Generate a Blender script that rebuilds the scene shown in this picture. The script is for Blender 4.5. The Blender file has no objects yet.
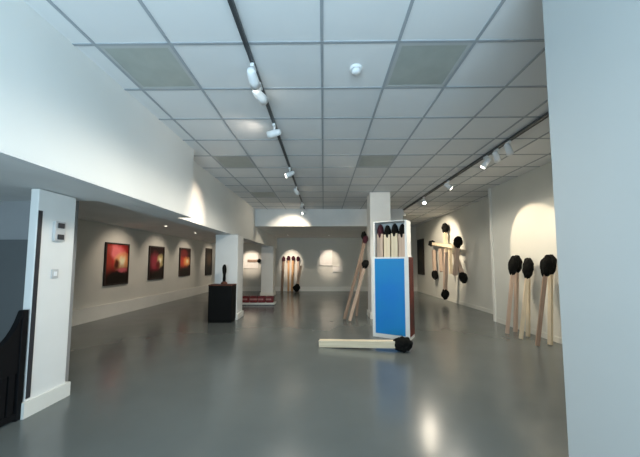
import bpy, bmesh, math, random
from mathutils import Vector, Matrix, Quaternion, noise
random.seed(7)
sc = bpy.context.scene
col = sc.collection

# ------------------------------------------------------------------ materials
def mat(name, color, rough=0.6, var=0.0, scale=4.0, metal=0.0, spec=0.5, bump=0.0, bscale=60.0, color2=None):
    m = bpy.data.materials.new(name); m.use_nodes = True
    nt = m.node_tree; b = nt.nodes['Principled BSDF']
    b.inputs['Base Color'].default_value = (*color, 1)
    b.inputs['Roughness'].default_value = rough
    b.inputs['Metallic'].default_value = metal
    b.inputs['Specular IOR Level'].default_value = spec
    tc = nt.nodes.new('ShaderNodeTexCoord')
    if var or color2:
        n = nt.nodes.new('ShaderNodeTexNoise'); n.inputs['Scale'].default_value = scale
        n.inputs['Detail'].default_value = 5
        nt.links.new(tc.outputs['Object'], n.inputs['Vector'])
        r = nt.nodes.new('ShaderNodeValToRGB')
        c2 = color2 or tuple(min(1, c * (1 + var)) for c in color)
        c1 = color if color2 else tuple(c * (1 - var) for c in color)
        r.color_ramp.elements[0].position = .35; r.color_ramp.elements[1].position = .65
        r.color_ramp.elements[0].color = (*c1, 1); r.color_ramp.elements[1].color = (*c2, 1)
        nt.links.new(n.outputs['Fac'], r.inputs['Fac'])
        nt.links.new(r.outputs['Color'], b.inputs['Base Color'])
    if bump:
        n2 = nt.nodes.new('ShaderNodeTexNoise'); n2.inputs['Scale'].default_value = bscale
        nt.links.new(tc.outputs['Object'], n2.inputs['Vector'])
        bp = nt.nodes.new('ShaderNodeBump'); bp.inputs['Strength'].default_value = bump
        bp.inputs['Distance'].default_value = .01
        nt.links.new(n2.outputs['Fac'], bp.inputs['Height'])
        nt.links.new(bp.outputs['Normal'], b.inputs['Normal'])
    return m

def emit(name, color, s):
    m = bpy.data.materials.new(name); m.use_nodes = True
    b = m.node_tree.nodes['Principled BSDF']
    b.inputs['Base Color'].default_value = (.8, .8, .8, 1)
    b.inputs['Emission Color'].default_value = (*color, 1)
    b.inputs['Emission Strength'].default_value = s
    return m

def wood(name, c1, c2):
    m = bpy.data.materials.new(name); m.use_nodes = True
    nt = m.node_tree; b = nt.nodes['Principled BSDF']; b.inputs['Roughness'].default_value = .65
    tc = nt.nodes.new('ShaderNodeTexCoord'); mp = nt.nodes.new('ShaderNodeMapping')
    mp.inputs['Scale'].default_value = (30, 30, 1.5)
    n = nt.nodes.new('ShaderNodeTexNoise'); n.inputs['Scale'].default_value = 1.5; n.inputs['Detail'].default_value = 6
    r = nt.nodes.new('ShaderNodeValToRGB')
    r.color_ramp.elements[0].position = .3; r.color_ramp.elements[1].position = .7
    r.color_ramp.elements[0].color = (*c1, 1); r.color_ramp.elements[1].color = (*c2, 1)
    nt.links.new(tc.outputs['Object'], mp.inputs['Vector']); nt.links.new(mp.outputs['Vector'], n.inputs['Vector'])
    nt.links.new(n.outputs['Fac'], r.inputs['Fac']); nt.links.new(r.outputs['Color'], b.inputs['Base Color'])
    return m

def painting_mat(name, base, blobs):
    """flat painted picture: base colour with soft round patches (x, z, rx, rz, colour, hardness)"""
    m = bpy.data.materials.new(name); m.use_nodes = True
    nt = m.node_tree; b = nt.nodes['Principled BSDF']; b.inputs['Roughness'].default_value = .35
    b.inputs['Specular IOR Level'].default_value = .2
    tc = nt.nodes.new('ShaderNodeTexCoord'); prev = None
    nz = nt.nodes.new('ShaderNodeTexNoise'); nz.inputs['Scale'].default_value = 5
    nt.links.new(tc.outputs['Object'], nz.inputs['Vector'])
    wob = nt.nodes.new('ShaderNodeVectorMath'); wob.operation = 'MULTIPLY_ADD'
    wob.inputs[1].default_value = (.16, .16, .16)
    nt.links.new(nz.outputs['Color'], wob.inputs[0]); nt.links.new(tc.outputs['Object'], wob.inputs[2])
    for (x, z, rx, rz, c) in blobs:
        mp = nt.nodes.new('ShaderNodeMapping')
        mp.inputs['Location'].default_value = (-(x + .08) / rx, 0, -(z + .08) / rz)
        mp.inputs['Scale'].default_value = (1 / rx, 0, 1 / rz)
        g = nt.nodes.new('ShaderNodeTexGradient'); g.gradient_type = 'SPHERICAL'
        nt.links.new(wob.outputs[0], mp.inputs['Vector']); nt.links.new(mp.outputs['Vector'], g.inputs['Vector'])
        rp = nt.nodes.new('ShaderNodeValToRGB'); rp.color_ramp.elements[1].position = .6
        nt.links.new(g.outputs['Fac'], rp.inputs['Fac'])
        mx = nt.nodes.new('ShaderNodeMixRGB')
        nt.links.new(rp.outputs['Color'], mx.inputs['Fac'])
        if prev: nt.links.new(prev.outputs['Color'], mx.inputs['Color1'])
        else: mx.inputs['Color1'].default_value = (*base, 1)
        mx.inputs['Color2'].default_value = (*c, 1)
        prev = mx
    nt.links.new(prev.outputs['Color'], b.inputs['Base Color'])
    return m

M = {}
M['wall'] = mat('wall_paint', (.70, .69, .63), .75, .025, 1.2, spec=.25, bump=.06, bscale=180)
M['wallwhite'] = mat('white_wall_paint', (.82, .825, .80), .7, .02, 1.0, spec=.25, bump=.05, bscale=180)
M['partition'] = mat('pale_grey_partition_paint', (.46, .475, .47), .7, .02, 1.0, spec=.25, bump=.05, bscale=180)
M['skirt'] = mat('skirting_paint', (.80, .79, .74), .5, .02, 3)
M['soffit'] = mat('soffit_paint', (.82, .82, .81), .8, .03, 2, spec=.2)
M['greywall'] = mat('grey_partition_paint', (.34, .35, .36), .8, .04, 1.5, spec=.2)
M['darkpanel'] = mat('dark_grey_panel', (.13, .14, .145), .7, .05, 2)
M['column'] = mat('column_paint', (.80, .80, .78), .6, .02, 2, spec=.3)
M['bar'] = mat('ceiling_bar_shadow_grey', (.36, .39, .42), .5, .03, 10)  # whitish bars coloured grey to stand in for tile recess shadow
M['panel_off'] = mat('unlit_diffuser', (.40, .43, .40), .35, .05, 6)
M['panel_frame'] = mat('panel_frame_grey', (.48, .50, .50), .5, .02, 6)
M['track'] = mat('track_dark_grey', (.07, .075, .08), .45, .05, 8)
M['lampwhite'] = mat('lamp_white_enamel', (.85, .86, .87), .35, .02, 8)
M['lens'] = emit('lamp_lens_lit', (1, .93, .78), 9)
M['lens_hot'] = emit('lamp_lens_bright', (1, .93, .78), 30)
M['black'] = mat('black_paint', (.005, .005, .005), .6, .1, 8, spec=.15)
M['iron'] = mat('black_ironwork', (.005, .005, .006), .6, .1, 10, spec=.15)
M['frame'] = mat('dark_frame', (.025, .012, .008), .4, .1, 12)
M['char'] = mat('charred_black', (.007, .007, .006), .95, .3, 20, spec=.15, bump=.9, bscale=30)
M['rustchar'] = mat('reddish_brown_match_head', (.055, .016, .024), .9, .3, 14, spec=.15, bump=.8, bscale=30)
M['wood'] = wood('pale_match_wood', (.68, .55, .37), (.82, .71, .53))
M['woodpink'] = wood('pinkish_match_wood', (.50, .36, .27), (.62, .47, .37))
M['woodbrown'] = wood('brown_match_wood', (.26, .17, .12), (.38, .27, .20))
M['woodorange'] = wood('orange_match_wood', (.55, .30, .13), (.70, .42, .22))
M['card'] = mat('white_card', (.80, .80, .78), .6, .02, 6)
M['blue'] = mat('blue_label_print', (.006, .20, .60), .45, .05, 1.6, color2=(.006, .24, .55))
M['striker'] = mat('red_brown_striker', (.045, .012, .010), .85, color2=(.15, .022, .012), scale=3.2, bump=.4, bscale=150)
M['red'] = mat('dark_red_coating', (.16, .012, .014), .5, .25, 9)
M['pinkred'] = mat('faded_pink_coating', (.42, .20, .18), .5, .15, 9)
M['rust'] = mat('rusty_brown', (.10, .035, .02), .8, .4, 14)
M['canvas'] = mat('white_canvas', (.86, .83, .78), .6, .03, 8)
M['plastic'] = mat('pale_grey_plastic', (.55, .55, .55), .4, .03, 8)
M['button'] = mat('dark_button', (.03, .03, .035), .4, .05, 8)
M['alu'] = mat('window_frame_metal', (.45, .46, .47), .4, .05, 8, metal=.6)

# ceiling tiles: tone varies a little from tile to tile
def tile_mat(ox, oy, size):
    m = mat('ceiling_tile', (.74, .75, .755), .85, spec=.15, bump=.12, bscale=220)
    nt = m.node_tree; b = nt.nodes['Principled BSDF']
    tc = nt.nodes.new('ShaderNodeTexCoord')
    mp = nt.nodes.new('ShaderNodeMapping'); mp.inputs['Location'].default_value = (-ox / size, -oy / size, 0)
    mp.inputs['Scale'].default_value = (1 / size, 1 / size, 0)
    fl = nt.nodes.new('ShaderNodeVectorMath'); fl.operation = 'FLOOR'
    wn = nt.nodes.new('ShaderNodeTexWhiteNoise'); wn.noise_dimensions = '2D'
    rp = nt.nodes.new('ShaderNodeValToRGB')
    rp.color_ramp.elements[0].color = (.74, .75, .755, 1); rp.color_ramp.elements[1].color = (.82, .825, .825, 1)
    nt.links.new(tc.outputs['Object'], mp.inputs['Vector']); nt.links.new(mp.outputs['Vector'], fl.inputs[0])
    nt.links.new(fl.outputs[0], wn.inputs['Vector']); nt.links.new(wn.outputs['Value'], rp.inputs['Fac'])
    nt.links.new(rp.outputs['Color'], b.inputs['Base Color'])
    return m
TS, TX, TY, CZ = .635, -.012, 2.285, 3.23
M['tile'] = tile_mat(TX, TY, TS)

# glossy painted floor
def floor_mat():
    m = mat('grey_epoxy_floor', (.128, .143, .140), .2, .07, .9, spec=.5)
    nt = m.node_tree; b = nt.nodes['Principled BSDF']
    tc = nt.nodes.new('ShaderNodeTexCoord'); n = nt.nodes.new('ShaderNodeTexNoise')
    n.inputs['Scale'].default_value = 2.2; n.inputs['Detail'].default_value = 4
    mr = nt.nodes.new('ShaderNodeMapRange'); mr.inputs['To Min'].default_value = .16; mr.inputs['To Max'].default_value = .26
    nt.links.new(tc.outputs['Object'], n.inputs['Vector']); nt.links.new(n.outputs['Fac'], mr.inputs['Value'])
    nt.links.new(mr.outputs['Result'], b.inputs['Roughness'])
    return m
M['floor'] = floor_mat()

# ------------------------------------------------------------------ mesh helpers
def box(bm, x0, x1, y0, y1, z0, z1, bev=0.0):
    g = bmesh.ops.create_cube(bm, size=1)['verts']
    for v in g:
        v.co = Vector(((x0 + x1) / 2 + v.co.x * (x1 - x0), (y0 + y1) / 2 + v.co.y * (y1 - y0), (z0 + z1) / 2 + v.co.z * (z1 - z0)))
    if bev:
        es = list({e for v in g for e in v.link_edges})
        bmesh.ops.bevel(bm, geom=es, offset=bev, segments=2, affect='EDGES', profile=.5)
def cyl(bm, r0, r1, z0, z1, seg=20, mtx=None):
    g = bmesh.ops.create_cone(bm, cap_ends=True, segments=seg, radius1=r0, radius2=r1, depth=z1 - z0,
                              matrix=Matrix.Translation((0, 0, (z0 + z1) / 2)))['verts']
    if mtx: bmesh.ops.transform(bm, matrix=mtx, verts=g)
def lathe(bm, prof, seg=24):
    rings = []
    for r, z in prof:
        rings.append([bm.verts.new((r * math.cos(2 * math.pi * k / seg), r * math.sin(2 * math.pi * k / seg), z)) for k in range(seg)])
    for a, b in zip(rings, rings[1:]):
        for k in range(seg):
            bm.faces.new((a[k], a[(k + 1) % seg], b[(k + 1) % seg], b[k]))
    bm.faces.new(rings[0][::-1]); bm.faces.new(rings[-1])
def prism(bm, pts, x0, x1):
    """polygon given in (y, z), extruded from x0 to x1"""
    a = [bm.verts.new((x0, y, z)) for y, z in pts]; b = [bm.verts.new((x1, y, z)) for y, z in pts]
    bm.faces.new(a); bm.faces.new(b[::-1])
    n = len(pts)
    for k in range(n): bm.faces.new((a[k], b[k], b[(k + 1) % n], a[(k + 1) % n]))
def obj(name, bm, m, parent=None, smooth=False):
    bmesh.ops.recalc_face_normals(bm, faces=bm.faces)
    me = bpy.data.meshes.new(name); bm.to_mesh(me); bm.free()
    me.materials.append(m)
    if smooth:
        for p in me.polygons: p.use_smooth = True
    o = bpy.data.objects.new(name, me); col.objects.link(o)
    if parent: o.parent = parent
    return o
def obox(name, m, dims, parent=None, bev=0.0):
    bm = bmesh.new(); box(bm, *dims, bev=bev); return obj(name, bm, m, parent)
def struct(name, m, *boxes, bev=0.0):
    bm = bmesh.new()
    for d in boxes: box(bm, *d, bev=bev)
    o = obj(name, bm, m); o['kind'] = 'structure'; return o
def tag(o, label, cat, group=None):
    o['label'] = label; o['category'] = cat
    if group: o['group'] = group
    return o
def thing(name, label, cat, loc=(0, 0, 0), rz=0, group=None):
    o = bpy.data.objects.new(name, None); col.objects.link(o); o.empty_display_size = .1
    o.location = loc; o.rotation_euler = (0, 0, rz)
    return tag(o, label, cat, group)

# ------------------------------------------------------------------ setting
XL, XR1, XR2, YB, YR = -5.6, 4.12, 4.64, 14.5, -1.6
struct('floor', M['floor'], (-6.0, 5.0, YR - .2, YB + .2, -.12, 0))
struct('wall_left', M['wall'], (XL - .15, XL, YR, YB, 0, 2.4))
struct('wall_back', M['wall'], (XL - .15, XR2 + .15, YB, YB + .15, 0, 3.23))
struct('wall_right', M['wall'], (XR1, XR2 + .15, YR, 7.1, 0, CZ), (XR2, XR2 + .15, 7.1, YB, 0, CZ))
struct('ceiling', M['tile'], (-2.6, XR2 + .15, YR, YB, CZ, CZ + .1))
struct('ceiling_left', M['soffit'], (XL - .15, -2.5, YR, YB, 2.4, 2.5))
# near partition on the right of the viewer
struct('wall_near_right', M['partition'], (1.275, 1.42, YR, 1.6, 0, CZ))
# white downstand beam, in two stretches, and the dropped ceiling at the far end
struct('trim_1', M['wallwhite'], (-2.33, -2.10, YR, 4.56, 2.133, CZ))
struct('trim_2', M['wallwhite'], (-2.62, -2.33, YR, YB, 2.13, CZ))
struct('trim_7', M['soffit'], (XL, -2.102, YR, 3.3, 2.118, 2.133), (-2.62, -2.102, 3.3, 4.56, 2.118, 2.133), (-2.62, -2.332, 4.56, YB, 2.118, 2.13))
struct('trim_3', M['soffit'], (-2.33, 2.7, 9.8, YB, 2.64, CZ))
struct('trim_4', M['skirt'], (XR1 - .035, XR1 + .03, 7.1 - .03, 7.14, 0, CZ))          # pale corner strip
struct('baseboard_left', M['skirt'], (XL, XL + .05, 3.4, YB, 0, .34))
struct('baseboard_back', M['skirt'], (XL + .05, XR2 - .03, YB - .04, YB, 0, .22))
struct('baseboard_right', M['wall'], (XR1 - .015, XR1, YR, 7.05, 0, .10), (XR2 - .015, XR2, 7.1, YB - .04, 0, .10))
struct('wall_stair', M['greywall'], (XL, -2.95, 3.3, 3.42, 0, 2.4))
struct('trim_5', M['darkpanel'], (XL + .02, -2.97, 3.27, 3.3, 0, 1.665))
# ceiling grid bars
bm = bmesh.new()
k = -3
xs = [TX + TS * i for i in range(-3, 8)]; ys = [TY + TS * j for j in range(-6, 20)]
for x in xs: box(bm, x - .012, x + .012, YR, 9.8 if x < 2.7 else YB, CZ - .008, CZ + .005)
for y in ys:
    if y < 9.75: box(bm, -2.1 if y < 4.5 else -2.33, XR2, y - .012, y + .012, CZ - .007, CZ + .005)
    else: box(bm, 2.7, XR2, y - .012, y + .012, CZ - .007, CZ + .005)
o = obj('trim_6', bm, M['bar']); o['kind'] = 'structure'
# shopfront window behind the viewer
struct('wall_rear', M['wallwhite'], (XL - .15, -2.0, YR - .15, YR, 0, CZ), (1.2, XR2 + .15, YR - .15, YR, 0, CZ),
       (-2.0, 1.2, YR - .15, YR, 0, .25), (-2.0, 1.2, YR - .15, YR, 3.05, CZ))
struct('window_1', M['alu'], *[(x - .03, x + .03, YR - .12, YR - .04, .25, 3.05) for x in (-1.97, -.93, .13, 1.17)],
       (-2.0, 1.2, YR - .12, YR - .04, .25, .31), (-2.0, 1.2, YR - .12, YR - .04, 2.99, 3.05))

# ------------------------------------------------------------------ unlit ceiling panels
def ceiling_panel(i, j, label):
    x0, y0 = TX + TS * i, TY + TS * j
    t = thing('ceiling_panel', label, 'ceiling panel', (x0 + TS / 2, y0 + TS / 2, CZ), 0, 'unlit ceiling panels')
    h = TS / 2 - .013
    bm = bmesh.new()
    box(bm, -h, h, -h, -h + .03, -.006, 0); box(bm, -h, h, h - .03, h, -.006, 0)
    box(bm, -h, -h + .03, -h + .03, h - .03, -.006, 0); box(bm, h - .03, h, -h + .03, h - .03, -.006, 0)
    obj('panel_frame', bm, M['panel_frame'], t)
    obox('diffuser', M['panel_off'], (-h + .03, h - .03, -h + .03, h - .03, -.003, 0), t)
ceiling_panel(-3, 0, 'dull green-grey unlit square panel in ceiling close to left white beam, nearest one')
ceiling_panel(1, 0, 'dull grey unlit square panel in ceiling right of smoke detector')
ceiling_panel(-3, 4, 'unlit grey ceiling panel beside the end of the near white beam')
ceiling_panel(1, 4, 'unlit grey ceiling panel in front of the white column')
ceiling_panel(-3, 8, 'farthest unlit grey ceiling panel on the left, near the dropped ceiling')

# smoke detector
t = thing('smoke_detector', 'small white round smoke detector on the ceiling tiles', 'smoke detector', (.307, 2.611, CZ))
bm = bmesh.new(); lathe(bm, [(.058, 0), (.058, -.014), (.052, -.022)]); obj('base', bm, M['lampwhite'], t)
bm = bmesh.new(); lathe(bm, [(.044, -.022), (.042, -.044), (.03, -.055), (.008, -.058)]); obj('sensor_head', bm, M['lampwhite'], t, True)

# ------------------------------------------------------------------ track lighting
def track(name, label, x, y0, y1, w):
    t = thing(name, label, 'light track', (x, y0, CZ))
    bm = bmesh.new(); L = y1 - y0
    box(bm, -w / 2, w / 2, 0, L, -.034, -.009); box(bm, -w / 2, -w / 2 + .008, 0, L, -.040, -.034); box(bm, w / 2 - .008, w / 2, 0, L, -.040, -.034)
    obj('rail', bm, M['track'], t)
    for s in (-.02, L): obox('end_cap', M['track'], (-w / 2 - .003, w / 2 + .003, s, s + .02, -.042, -.007), t)
track('light_track', 'long dark track on the ceiling left of centre, running away from viewer', -.64, .2, 10.6, .034)
track('light_track', 'long dark track on the right-hand ceiling, running towards the right wall end', 2.74, 2.2, 10.7, .06)

SP, FILL = 2.4, 62
def aim(d):
    return Vector(d).normalized().to_track_quat('-Z', 'Y')
def spot(name, label, x, y, target, power, angle, blend=.6, color=(1, .86, .66), hot=False, group='track spotlights', z=CZ - .038, size=.04, lit=True):
    t = thing(name, label, 'spotlight', (x, y, z), 0, group)
    bm = bmesh.new(); box(bm, -.017, .017, -.05, .05, -.03, 0, .004); obj('adapter', bm, M['lampwhite'], t)
    bm = bmesh.new(); cyl(bm, .009, .009, -.085, -.03, 12); obj('stem', bm, M['lampwhite'], t)
    d = (Vector(target) - Vector((x, y, z - .11))).normalized(); q = d.to_track_quat('-Z', 'Y')
    mt = Matrix.Translation((0, 0, -.115)) @ q.to_matrix().to_4x4()
    bm = bmesh.new()
    lathe(bm, [(.018, .095), (.034, .085), (.042, .05), (.046, -.02), (.05, -.085), (.046, -.085), (.042, -.07)])
    bmesh.ops.transform(bm, matrix=mt, verts=bm.verts); obj('lamp_body', bm, M['lampwhite'], t, True)
    bm = bmesh.new(); cyl(bm, .040, .040, -.083, -.074); bmesh.ops.transform(bm, matrix=mt, verts=bm.verts)
    obj('lens', bm, M['lens_hot'] if hot else M['lens'], t)
    if power:
        L = bpy.data.lights.new('spot_beam', 'SPOT'); L.energy = power * SP; L.spot_size = math.radians(angle); L.spot_blend = blend
        L.color = color; L.shadow_soft_size = size
        lo = bpy.data.objects.new('spot_beam', L); col.objects.link(lo)
        lo.location = Vector((x, y, z - .115)) + d * .10
        lo.rotation_mode = 'QUATERNION'; lo.rotation_quaternion = q
    # added wide fill lamp below the head, lifts the room's ambient light
    W = bpy.data.lights.new('fill_lamp', 'SPOT'); W.energy = FILL * (0 if y > 6.5 and x < 1 else (.55 if y < 4 else 1.9) if x < 1 else .46); W.spot_size = math.radians(168); W.spot_blend = .5
    W.color = (1, .93, .80); W.shadow_soft_size = .22
    wo = bpy.data.objects.new('fill_lamp', W); col.objects.link(wo); wo.location = (x, y, z - .24)
    return t
LT, RT = -.64, 2.74
spot('track_spotlight', 'nearest white spotlight on the left ceiling track, turned towards the far end', LT, 2.52, (-.5, 5.2, 2.2), 0, 60)
spot('track_spotlight', 'second white spotlight pair-mate on left ceiling track, just beyond the nearest', LT, 2.80, (1.4, 7.42, 2.3), 75, 30, hot=False)
spot('track_spotlight', 'white spotlight on left ceiling track lighting the beam, third from viewer', LT, 3.65, (-2.33, 4.2, 2.9), 2.5, 140, 1.0, (1, .86, .72))
spot('track_spotlight', 'white spotlight on left ceiling track, fourth from viewer', LT, 5.39, (-2.33, 5.0, 2.2), 60, 48, .8, (1, .80, .62))
spot('track_spotlight', 'bright lit white spotlight on left ceiling track, fifth from viewer', LT, 6.75, (1.2, 9.5, .6), 22, 70, hot=True)
spot('track_spotlight', 'white spotlight on left ceiling track, last but one before the far end', LT, 8.5, (-1.9, 12.0, .9), 60, 70)
spot('track_spotlight', 'farthest white spotlight at the far end of left ceiling track', LT, 9.65, (-2.33, 8.7, 2.45), 9, 70, .8)
spot('track_spotlight', 'nearest white spotlight on the right ceiling track, beside the right partition', RT, 4.22, (4.12, 5.2, 1.2), 6, 60, .6)
spot('track_spotlight', 'second nearest white spotlight on the right ceiling track, lit and bright', RT, 4.52, (4.0, 5.7, 1.4), 5, 75, .6, hot=True)
spot('track_spotlight', 'third white spotlight on right ceiling track, just beyond the bright one', RT, 4.82, (1.3, 5.4, 1.0), 26, 50)
spot('track_spotlight', 'white spotlight at the middle of the right ceiling track', RT, 6.3, (4.12, 5.66, 1.75), 48, 50, .18, (1, .83, .60))
spot('track_spotlight', 'brightest lit spotlight towards the far end of right ceiling track', RT, 7.85, (2.3, 5.4, .3), 15, 70, .7, hot=True)
spot('track_spotlight', 'farthest white spotlight on the right ceiling track', RT, 9.9, (4.6, 10.95, 1.75), 120, 76, .5)

# small recessed downlights over the pictures
def downlight(x, y, target, power, label, z=2.4, ang=80):
    t = thing('recessed_downlight', label, 'downlight', (x, y, z), 0, 'downlights over the left wall')
    bm = bmesh.new(); lathe(bm, [(.05, 0), (.05, -.006), (.036, -.006), (.034, -.001)]); obj('trim_ring', bm, M['lampwhite'], t)
    bm = bmesh.new(); cyl(bm, .03, .03, -.004, -.001); obj('lens', bm, M['lens'], t)
    L = bpy.data.lights.new('down_beam', 'SPOT'); L.energy = power * SP; L.spot_size = math.radians(ang); L.spot_blend = .8
    L.color = (1, .84, .68); L.shadow_soft_size = .03
    lo = bpy.data.objects.new('down_beam', L); col.objects.link(lo); lo.location = (x, y, z - .015)
    lo.rotation_mode = 'QUATERNION'; lo.rotation_quaternion = aim(Vector(target) - Vector((x, y, z)))
for y, w in ((7.8, 'nearest picture'), (9.65, 'second picture'), (11.6, 'third picture'), (14.1, 'fourth, hidden picture')):
    downlight(-4.3, y, (XL, y, 1.35), 26, 'small recessed downlight in the low ceiling facing the ' + w)
# far aisle behind the columns
for x, y, tx, w, pw in ((-3.6, 12.9, -3.6, 'white panel on the back wall', 90), (-1.6, 13.0, -1.6, 'small group of matches at back wall', 110), (.25, 13.0, .3, 'two white pictures on back wall', 85)):
    downlight(x, y, (tx, YB, 1.45), pw, 'small recessed downlight in front of the ' + w, 2.4 if x < -2 else 2.64, 40)

# ------------------------------------------------------------------ columns
def column(x0, x1, y0, y1, z1, label, base=True):
    t = thing('column', label, 'column', ((x0 + x1) / 2, (y0 + y1) / 2, 0))
    hx, hy = (x1 - x0) / 2, (y1 - y0) / 2
    obox('shaft', M['column'], (-hx, hx, -hy, hy, 0, z1), t, .008)
    if base:
        bm = bmesh.new(); e = .03
        box(bm, -hx - e, hx + e, -hy - e, -hy, 0, .14); box(bm, -hx - e, hx + e, hy, hy + e, 0, .14)
        box(bm, -hx - e, -hx, -hy, hy, 0, .14); box(bm, hx, hx + e, -hy, hy, 0, .14)
        obj('skirting', bm, M['skirt'], t)
    return t, hx, hy
t, hx, hy = column(-2.80, -2.72, 2.70, 3.12, 2.11, 'white narrow pillar at far left, standing beside the black railing')
bm = bmesh.new(); box(bm, hx, hx + .006, -hy + .006, -hy + .045, .16, 1.9); obj('groove', bm, M['button'], t)
column(-2.72, -2.15, 7.25, 7.75, 2.11, 'white square column behind the black plinth')
column(-2.67, -2.15, 12.4, 12.9, 2.11, 'pale square column farthest away on left, beyond the red row on floor')
column(1.2, 1.73, 7.42, 7.95, CZ - .008, 'white square column rising to the ceiling behind the blue matchbox')

# switch box on the first pillar
t = thing('wall_switch', 'small grey switch box with two dark buttons high on left pillar', 'switch', (-2.72, 2.92, 1.72))
obox('casing', M['plastic'], (0, .03, -.06, .06, -.10, .10), t, .006)
for z in (.058, -.058): obox('button', M['button'], (.03, .042, -.034, .034, z - .026, z + .026), t, .004)
t = thing('wall_switch', 'faint small blank switch plate lower on the left pillar', 'switch', (-2.72, 2.91, 1.29))
obox('plate', M['plastic'], (0, .012, -.035, .035, -.045, .045), t, .003); obox('rocker', M['lampwhite'], (.012, .018, -.015, .015, -.022, .022), t)

# ------------------------------------------------------------------ black railing at far left
t = thing('railing', 'black railing with a curved top beside the left pillar', 'railing', (-2.74, 2.66, 0))
def top(y):   # y is the distance back from the end post, 0 at post
    return .60 + .33 * math.exp(-y / .10)
pts = [(-.03, top(0))] + [(-.03 - .03 * i, top(.03 * i)) for i in range(1, 45)]
lo_ = [(y, .42) for y, z in pts][::-1]
bm = bmesh.new(); prism(bm, pts + lo_, -.012, .012); obj('panel', bm, M['iron'], t)
bm = bmesh.new(); prism(bm, [(y, z + .03) for y, z in pts] + [(y, z) for y, z in pts][::-1], -.025, .025); obj('top_rail', bm, M['iron'], t)
obox('post', M['iron'], (-.025, .025, -.03, .02, 0, .97), t, .005)
obox('bottom_rail', M['iron'], (-.02, .02, -1.35, -.03, .02, .07), t)
for i in range(19):
    y = -.075 - .068 * i
    obox('baluster', M['iron'], (-.014, .014, y - .026, y + .026, .07, .42), t, .003)

# ------------------------------------------------------------------ pictures
def picture(name, label, cat, loc, rz, w, h, fm, cm, fw=.04, group=None):
    t = thing(name, label, cat, loc, rz, group)
    bm = bmesh.new(); d = .045
    box(bm, -w / 2, w / 2, -d, 0, -h / 2, -h / 2 + fw); box(bm, -w / 2, w / 2, -d, 0, h / 2 - fw, h / 2)
    box(bm, -w / 2, -w / 2 + fw, -d, 0, -h / 2 + fw, h / 2 - fw); box(bm, w / 2 - fw, w / 2, -d, 0, -h / 2 + fw, h / 2 - fw)
    obj('frame', bm, fm, t)
    obox('canvas', cm, (-w / 2 + fw, w / 2 - fw, -d + .015, -.002, -h / 2 + fw, h / 2 - fw), t)
P90 = math.pi / 2
dk = (.018, .008, .004)
pm1 = painting_mat('red_glow_picture', dk, [(-.02, .20, .62, .62, (.62, .04, .035)), (-.05, .30, .38, .26, (.95, .24, .24)), (-.33, .0, .18, .65, (.42, .05, .03)),
    (.16, .06, .34, .30, (1, .55, .22)), (.19, .07, .16, .18, (1, .90, .62)), (-.02, .0, .14, .16, (.10, .016, .006)), (0, -.44, .85, .50, (.010, .006, .003)), (.20, -.16, .26, .09, (.62, .12, .15))])
pm2 = painting_mat('dark_pink_picture', (.020, .009, .008), [(-.10, .0, .36, .42, (.33, .035, .055)), (.20, .06, .22, .26, (.85, .68, .30)), (.21, .08, .11, .13, (1, .95, .70)), (.10, -.06, .16, .2, (.16, .02, .02)), (0, -.50, .8, .34, (.012, .008, .004))])
pm3 = painting_mat('orange_glow_picture', (.026, .010, .008), [(-.12, .0, .46, .40, (.60, .06, .03)), (.16, .02, .36, .22, (1, .42, .12)), (.20, .03, .16, .12, (1, .82, .45)), (-.1, .34, .4, .2, (.20, .02, .02)), (0, -.42, .8, .34, (.014, .008, .004))])
pm4 = painting_mat('dark_abstract_picture', (.012, .011, .008), [(.05, .1, .4, .4, (.08, .05, .03))])
PZ = 1.37
picture('framed_picture', 'red glowing picture nearest to viewer on the left wall', 'picture', (XL, 7.79, PZ), P90, .90, 1.12, M['frame'], pm1, group='pictures on the left wall')
picture('framed_picture', 'dark pink picture with a yellow-white spot, second on left wall', 'picture', (XL, 9.64, PZ + .03), P90, .86, 1.10, M['frame'], pm2, group='pictures on the left wall')
picture('framed_picture', 'narrow-looking orange and dark red picture, third on left wall', 'picture', (XL, 11.63, PZ + .06), P90, .90, 1.12, M['frame'], pm3, group='pictures on the left wall')
picture('framed_picture', 'dark picture just visible left of the column by black plinth', 'picture', (XL, 14.05, 1.45), P90, .74, 1.3, M['frame'], pm4, group='pictures on the left wall')
picture('framed_picture', 'tall dark picture on right wall, seen just right of the matchbox', 'picture', (XR2, 13.85, 1.68), -P90, .85, 1.68, M['frame'], pm4)
picture('framed_picture', 'bright white picture on the back wall, upper of two', 'picture', (.12, YB, 1.64), 0, .62, .76, M['canvas'], M['canvas'])
picture('framed_picture', 'small white picture low on back wall beside the larger white one', 'picture', (.70, YB, 1.10), 0, .48, .3, M['canvas'], M['canvas'], .02)
t = thing('wall_panel', 'white panel with a dark bar on back wall between the left columns', 'wall panel', (-3.66, YB, 1.5))
obox('board', M['canvas'], (-.40, .40, -.04, 0, -.38, .38), t, .004)
bm = bmesh.new(); box(bm, -.12, .46, -.09, -.04, -.06, .06, .012); obj('bar', bm, M['woodbrown'], t)
bm = bmesh.new(); bmesh.ops.create_icosphere(bm, subdivisions=2, radius=.1, matrix=Matrix.Translation((.46, -.09, 0))); obj('knob', bm, M['char'], t, True)

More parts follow.
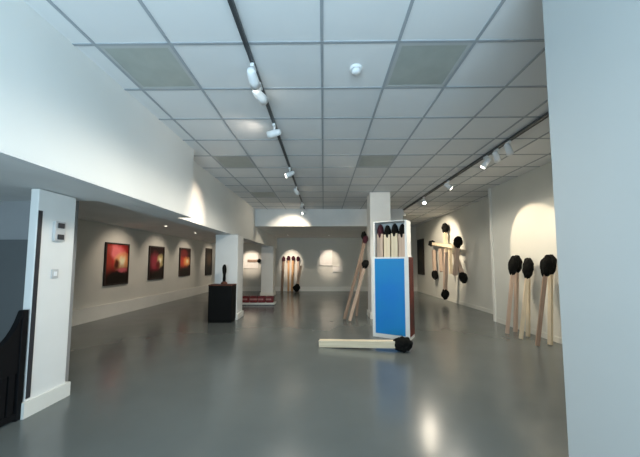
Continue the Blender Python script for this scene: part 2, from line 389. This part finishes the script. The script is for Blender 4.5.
# ------------------------------------------------------------------ giant matches
def head_mesh(bm, r, h, seed, lump=.28):
    bmesh.ops.create_icosphere(bm, subdivisions=4, radius=1)
    off = Vector((seed * 7.3, seed * 3.1, seed * 5.7))
    for v in bm.verts:
        n = v.co.normalized()
        d = 1 + lump * noise.noise(n * 1.7 + off) + lump * .5 * noise.noise(n * 4.3 + off) + lump * .18 * noise.noise(n * 11 + off)
        w = 1.0 - .16 * max(0, -n.z)           # slightly narrower towards the stick
        v.co = Vector((n.x * r * d * w, n.y * r * d * w, n.z * h / 2 * (1 + (d - 1) * .6)))
seedc = [1]
def match(label, foot, tip, sw, hr, hh, sm='wood', hm='char', group=None, name='giant_match', lump=.28, roll=0, cat='giant match'):
    """square stick from foot towards tip, lumpy head at the tip end"""
    seedc[0] += 1; s = seedc[0]
    f, tp = Vector(foot), Vector(tip); d = tp - f; L = d.length
    t = thing(name, label, cat, foot, 0, group)
    q = d.normalized().to_track_quat('Z', 'Y') @ Quaternion((0, 0, 1), roll)
    t.rotation_mode = 'QUATERNION'; t.rotation_quaternion = q
    bm = bmesh.new()
    n = 14; h = sw / 2; prev = None
    Ls = L - hh * .5
    for i in range(n + 1):
        z = Ls * i / n
        wx = h * (1 + .05 * noise.noise(Vector((s, z * 3, 0)))); b = .012 * math.sin(i * 1.1 + s) * (i / n) * sw * 2
        ring = [bm.verts.new((sx * wx + b, sy * wx, z)) for sx, sy in ((-1, -1), (1, -1), (1, 1), (-1, 1))]
        if prev:
            for k in range(4): bm.faces.new((prev[k], prev[(k + 1) % 4], ring[(k + 1) % 4], ring[k]))
        else: bm.faces.new(ring[::-1])
        prev = ring
    bm.faces.new(prev)
    bmesh.ops.bevel(bm, geom=[e for e in bm.edges if abs(e.calc_face_angle(0)) > .8], offset=sw * .06, segments=1, affect='EDGES')
    obj('stick', bm, M[sm], t)
    bm = bmesh.new(); head_mesh(bm, hr, hh, s, lump)
    bmesh.ops.translate(bm, vec=(0, 0, L - hh / 2), verts=bm.verts)
    obj('head', bm, M[hm], t, True)
    return t

# --- the big blue matchbox with its matches
BX, BY, BR = 1.335, 5.65, -math.radians(30.1)
t = thing('matchbox', 'giant upright blue matchbox with white edges and dark red striker side', 'matchbox', (BX, BY, 0), BR)
w, d, H, wt = .348, .18, 1.51, .018
bm = bmesh.new()
box(bm, -w, w, -d, -d + wt, 0, H); box(bm, -w, w, d - wt, d, 0, H)
box(bm, -w, -w + wt, -d + wt, d - wt, 0, H); box(bm, w - wt, w, -d + wt, d - wt, 0, H)
obj('sleeve', bm, M['card'], t)
lb = obox('label_panel', M['blue'], (-w + .055, w - .075, -d - .004, -d, .075, H - .03), t); lb['label'] = 'blue front panel'
for s, nm in ((1, 'striker_strip'), (-1, 'striker_strip')):
    o = obox(nm, M['striker'], ((w if s > 0 else -w - .004), (w + .004 if s > 0 else -w), -d + .02, d - .005, .06, H - .005), t)
    o['label'] = 'dark red-brown striker strip'
bm = bmesh.new(); tw, td, z0, z1 = .322, .152, .66, 2.2
box(bm, -tw, tw, td - .014, td, z0, z1); box(bm, -tw, -tw + .022, -td, td - .014, z0, z1); box(bm, tw - .04, tw, -td, td - .014, z0, z1)
box(bm, -tw + .022, tw - .04, -td, td - .014, z0, z0 + .02); box(bm, -tw + .022, tw - .04, -td, td - .014, z1 - .016, z1)
tr = obj('tray', bm, M['card'], t); tr['label'] = 'white inner tray'
cb, sb = math.cos(BR), math.sin(BR)
def bl(x, y, z): return (BX + cb * x - sb * y, BY + sb * x + cb * y, z)
for i, (x, hm, sm, nm) in enumerate(((-.222, 'rustchar', 'woodpink', 'leftmost match standing in the matchbox tray, with a reddish brown head'),  # duller wood colour stands in for shadow on this stick
        (-.078, 'char', 'wood', 'second match from left standing in the matchbox tray, black head'),
        (.066, 'char', 'wood', 'third match from left standing in the matchbox tray, black head'),
        (.208, 'char', 'woodpink', 'rightmost match standing in the matchbox tray, black head'))):
    match(nm, bl(x, -.02, .682), bl(x, -.02, 2.165 - .02 * (i % 2)), .122, .068, .40, sm, hm, 'matches in the matchbox tray', lump=.08, roll=BR)

# --- match lying on the floor in front of the box
match('giant pale match lying on the floor in front of matchbox, with a charred black head', (-.07, 4.98, .055), (1.40, 4.70, .118), .105, .118, .30)

# --- burnt matches leaning on the column
g = 'matches leaning on the white column'
match('brown match leaning left of the matchbox, tallest of the leaning ones', (.51, 7.26, .02), (1.115, 7.52, 2.10), .06, .065, .24, 'woodbrown', 'rustchar', g)  # brown wood colour imitates a stick that gets no light
match('pinkish match leaning left of the matchbox with a black head at half height', (.62, 7.05, .02), (1.075, 7.30, 1.47), .055, .085, .24, 'woodpink', 'char', g)
match('upright brown match tucked closest to column left of the matchbox', (.86, 7.72, .012), (1.09, 7.74, 2.24), .055, .065, .24, 'woodbrown', 'char', g)

# --- row of matches against the near right wall
g = 'matches leaning on the near right wall'
for (x, y, fx, fy, zt, sm, lab) in (
        (3.80, 5.84, 3.62, 5.88, 1.53, 'woodpink', 'leftmost burnt match in the row leaning on right wall'),
        (3.99, 6.03, 3.86, 6.00, 1.56, 'woodpink', 'second burnt match from left in the row leaning on right wall'),
        (3.80, 5.42, 3.62, 5.48, 1.47, 'wood', 'third burnt match from left in the row on right wall, lowest head'),
        (3.99, 5.71, 3.86, 5.64, 1.50, 'wood', 'fourth burnt match from left in the row on the right wall'),
        (3.79, 4.96, 3.60, 5.04, 1.53, 'woodbrown', 'fifth burnt match from left in row on right wall, brownish stick'),
        (3.99, 5.15, 3.86, 5.10, 1.55, 'wood', 'rightmost burnt match in the row, nearest the white partition')):
    match(lab, (fx, fy, .010), (x, y, zt), .055, .088, .38, sm, 'char', g, lump=.2)

# --- burst of matches fixed to the far right wall
g = 'matches fixed to the far right wall'
wx = XR2
for (lay, hy_, hz, fy, fz, sm, lab) in (
        (0, 10.67, 2.86, 10.69, 1.43, 'wood', 'match in wall cluster with its black head pointing up at the very top'),
        (1, 11.85, 2.20, 9.54, 1.92, 'wood', 'crossways match in wall cluster with its black head at upper left'),
        (2, 9.04, 2.22, 9.37, 1.01, 'woodpink', 'match in wall cluster with its black head at upper right'),
        (0, 11.79, .72, 11.86, 1.92, 'woodpink', 'match in wall cluster with its black head at lower left'),
        (1, 9.02, .78, 9.62, 1.70, 'woodpink', 'match in wall cluster with its black head at lower right'),
        (2, 10.20, .13, 10.0, 1.77, 'woodpink', 'match in wall cluster hanging head down at the very bottom'),
        (0, 10.34, 1.95, 10.30, 1.01, 'wood', 'match at the middle of wall cluster, right of centre, head up'),
        (0, 11.16, 1.05, 11.18, 1.95, 'woodpink', 'match at the middle of wall cluster, left of centre, head down')):
    X = wx - .16 - .14 * lay
    mid = 'middle' in lab
    match(lab, (X, fy, fz), (X, hy_, hz), .11 if not mid else .10, .125 if not mid else .055, .40 if not mid else .12, sm, 'char' if not mid else 'woodpink', g, lump=.2)

# --- small group of matches against the back wall
g = 'matches leaning on the back wall'
for (x, zt, fx, sm, hm, lab) in ((-1.98, 1.72, -2.04, 'woodbrown', 'rustchar', 'leftmost match in the small group on the back wall'),
        (-1.74, 1.74, -1.72, 'woodorange', 'rustchar', 'orange match left of centre in the back wall group'),
        (-1.50, 1.74, -1.54, 'woodorange', 'rustchar', 'orange match right of centre in the back wall group'),
        (-1.26, 1.72, -1.24, 'woodpink', 'rustchar', 'rightmost match in the small group on the back wall')):
    match(lab, (fx, 14.28, .008), (x, 14.39, zt), .09, .085, .28, sm, hm, g)
match('match with its black head down on the floor by back wall', (-1.10, 14.22, 1.25), (-1.32, 13.95, .03), .085, .17, .38, 'woodpink', 'char')

# ------------------------------------------------------------------ black plinth with a sculpture
t = thing('plinth', 'black square display plinth standing in front of a white column', 'plinth', (-2.43, 7.02, 0))
obox('body', M['black'], (-.275, .275, -.18, .18, .05, .86), t, .006)
obox('foot', M['black'], (-.27, .27, -.16, .16, 0, .05), t)
o = obox('top_edge', M['rust'], (-.28, .28, -.185, .185, .86, .885), t, .004); o['label'] = 'rusty brown top edge'
t = thing('sculpture', 'slim dark upright sculpture standing on the black plinth', 'sculpture', (-2.40, 7.02, .885))
bm = bmesh.new(); lathe(bm, [(.075, 0), (.078, .02), (.06, .05), (.035, .07)]); obj('base', bm, M['rust'], t, True)
bm = bmesh.new()
lathe(bm, [(.032, .06), (.040, .12), (.036, .22), (.043, .30), (.048, .38), (.04, .44), (.018, .475)], 14)
for v in bm.verts: v.co += Vector((noise.noise(v.co * 9), noise.noise(v.co * 9 + Vector((5, 0, 0))), 0)) * .012
obj('body', bm, M['char'], t, True)

# ------------------------------------------------------------------ row of red-coated logs on a low base
t = thing('low_platform', 'low pale platform on floor under the red row', 'platform', (-2.2, 9.85, 0))
obox('top', M['skirt'], (-.58, .58, -.18, .18, .02, .075), t, .006)
obox('base', M['darkpanel'], (-.55, .55, -.15, .15, 0, .02), t)
for i, (x, a, b) in enumerate(((-2.60, 'red', 'leftmost'), (-2.335, 'pinkred', 'second from left'), (-2.065, 'red', 'third from left'), (-1.80, 'red', 'rightmost'))):
    t = thing('red_block', b + ' dark red block with paler band in the low floor row', 'red block', (x, 9.85, .075), 0, 'red blocks in a low row')
    bm = bmesh.new(); box(bm, -.125, .125, -.12, .12, 0, .21, .03); obj('body', bm, M['red'], t)
    obox('band', M['pinkred'], (-.122 if a == 'red' else -.127, .06 if a == 'red' else .127, -.126, .126, .085, .14), t, .004)

# ------------------------------------------------------------------ lights
def area(name, loc, target, sx, sy, power, color):
    L = bpy.data.lights.new(name, 'AREA'); L.shape = 'RECTANGLE'; L.size = sx; L.size_y = sy; L.energy = power; L.color = color
    o = bpy.data.objects.new(name, L); col.objects.link(o); o.location = loc
    o.rotation_euler = (Vector(target) - Vector(loc)).to_track_quat('-Z', 'Y').to_euler()
    return o
area('window_daylight', (-.4, YR - .2, 1.45), (-.4, .3, 3.0), 3.1, 2.3, 225, (.60, .84, 1.0))

wd = bpy.data.worlds.new('outdoors'); sc.world = wd; wd.use_nodes = True
bg = wd.node_tree.nodes['Background']; bg.inputs['Color'].default_value = (.62, .8, 1, 1); bg.inputs['Strength'].default_value = .6

# ------------------------------------------------------------------ camera
cam = bpy.data.cameras.new('camera'); co = bpy.data.objects.new('camera', cam); col.objects.link(co)
cam.sensor_fit = 'HORIZONTAL'; cam.sensor_width = 36; cam.lens = 36 * 290 / 640
cam.shift_y = 13.5 / 640
cam.clip_start = .05; cam.clip_end = 100
co.location = (0, 0, 1.4)
co.rotation_euler = (math.radians(90 + 4.1), 0, math.radians(.7))
sc.camera = co
vs = sc.view_settings
vs.view_transform = 'Standard'; vs.look = 'None'; vs.exposure = 0.1; vs.gamma = 1.0; vs.use_curve_mapping = False
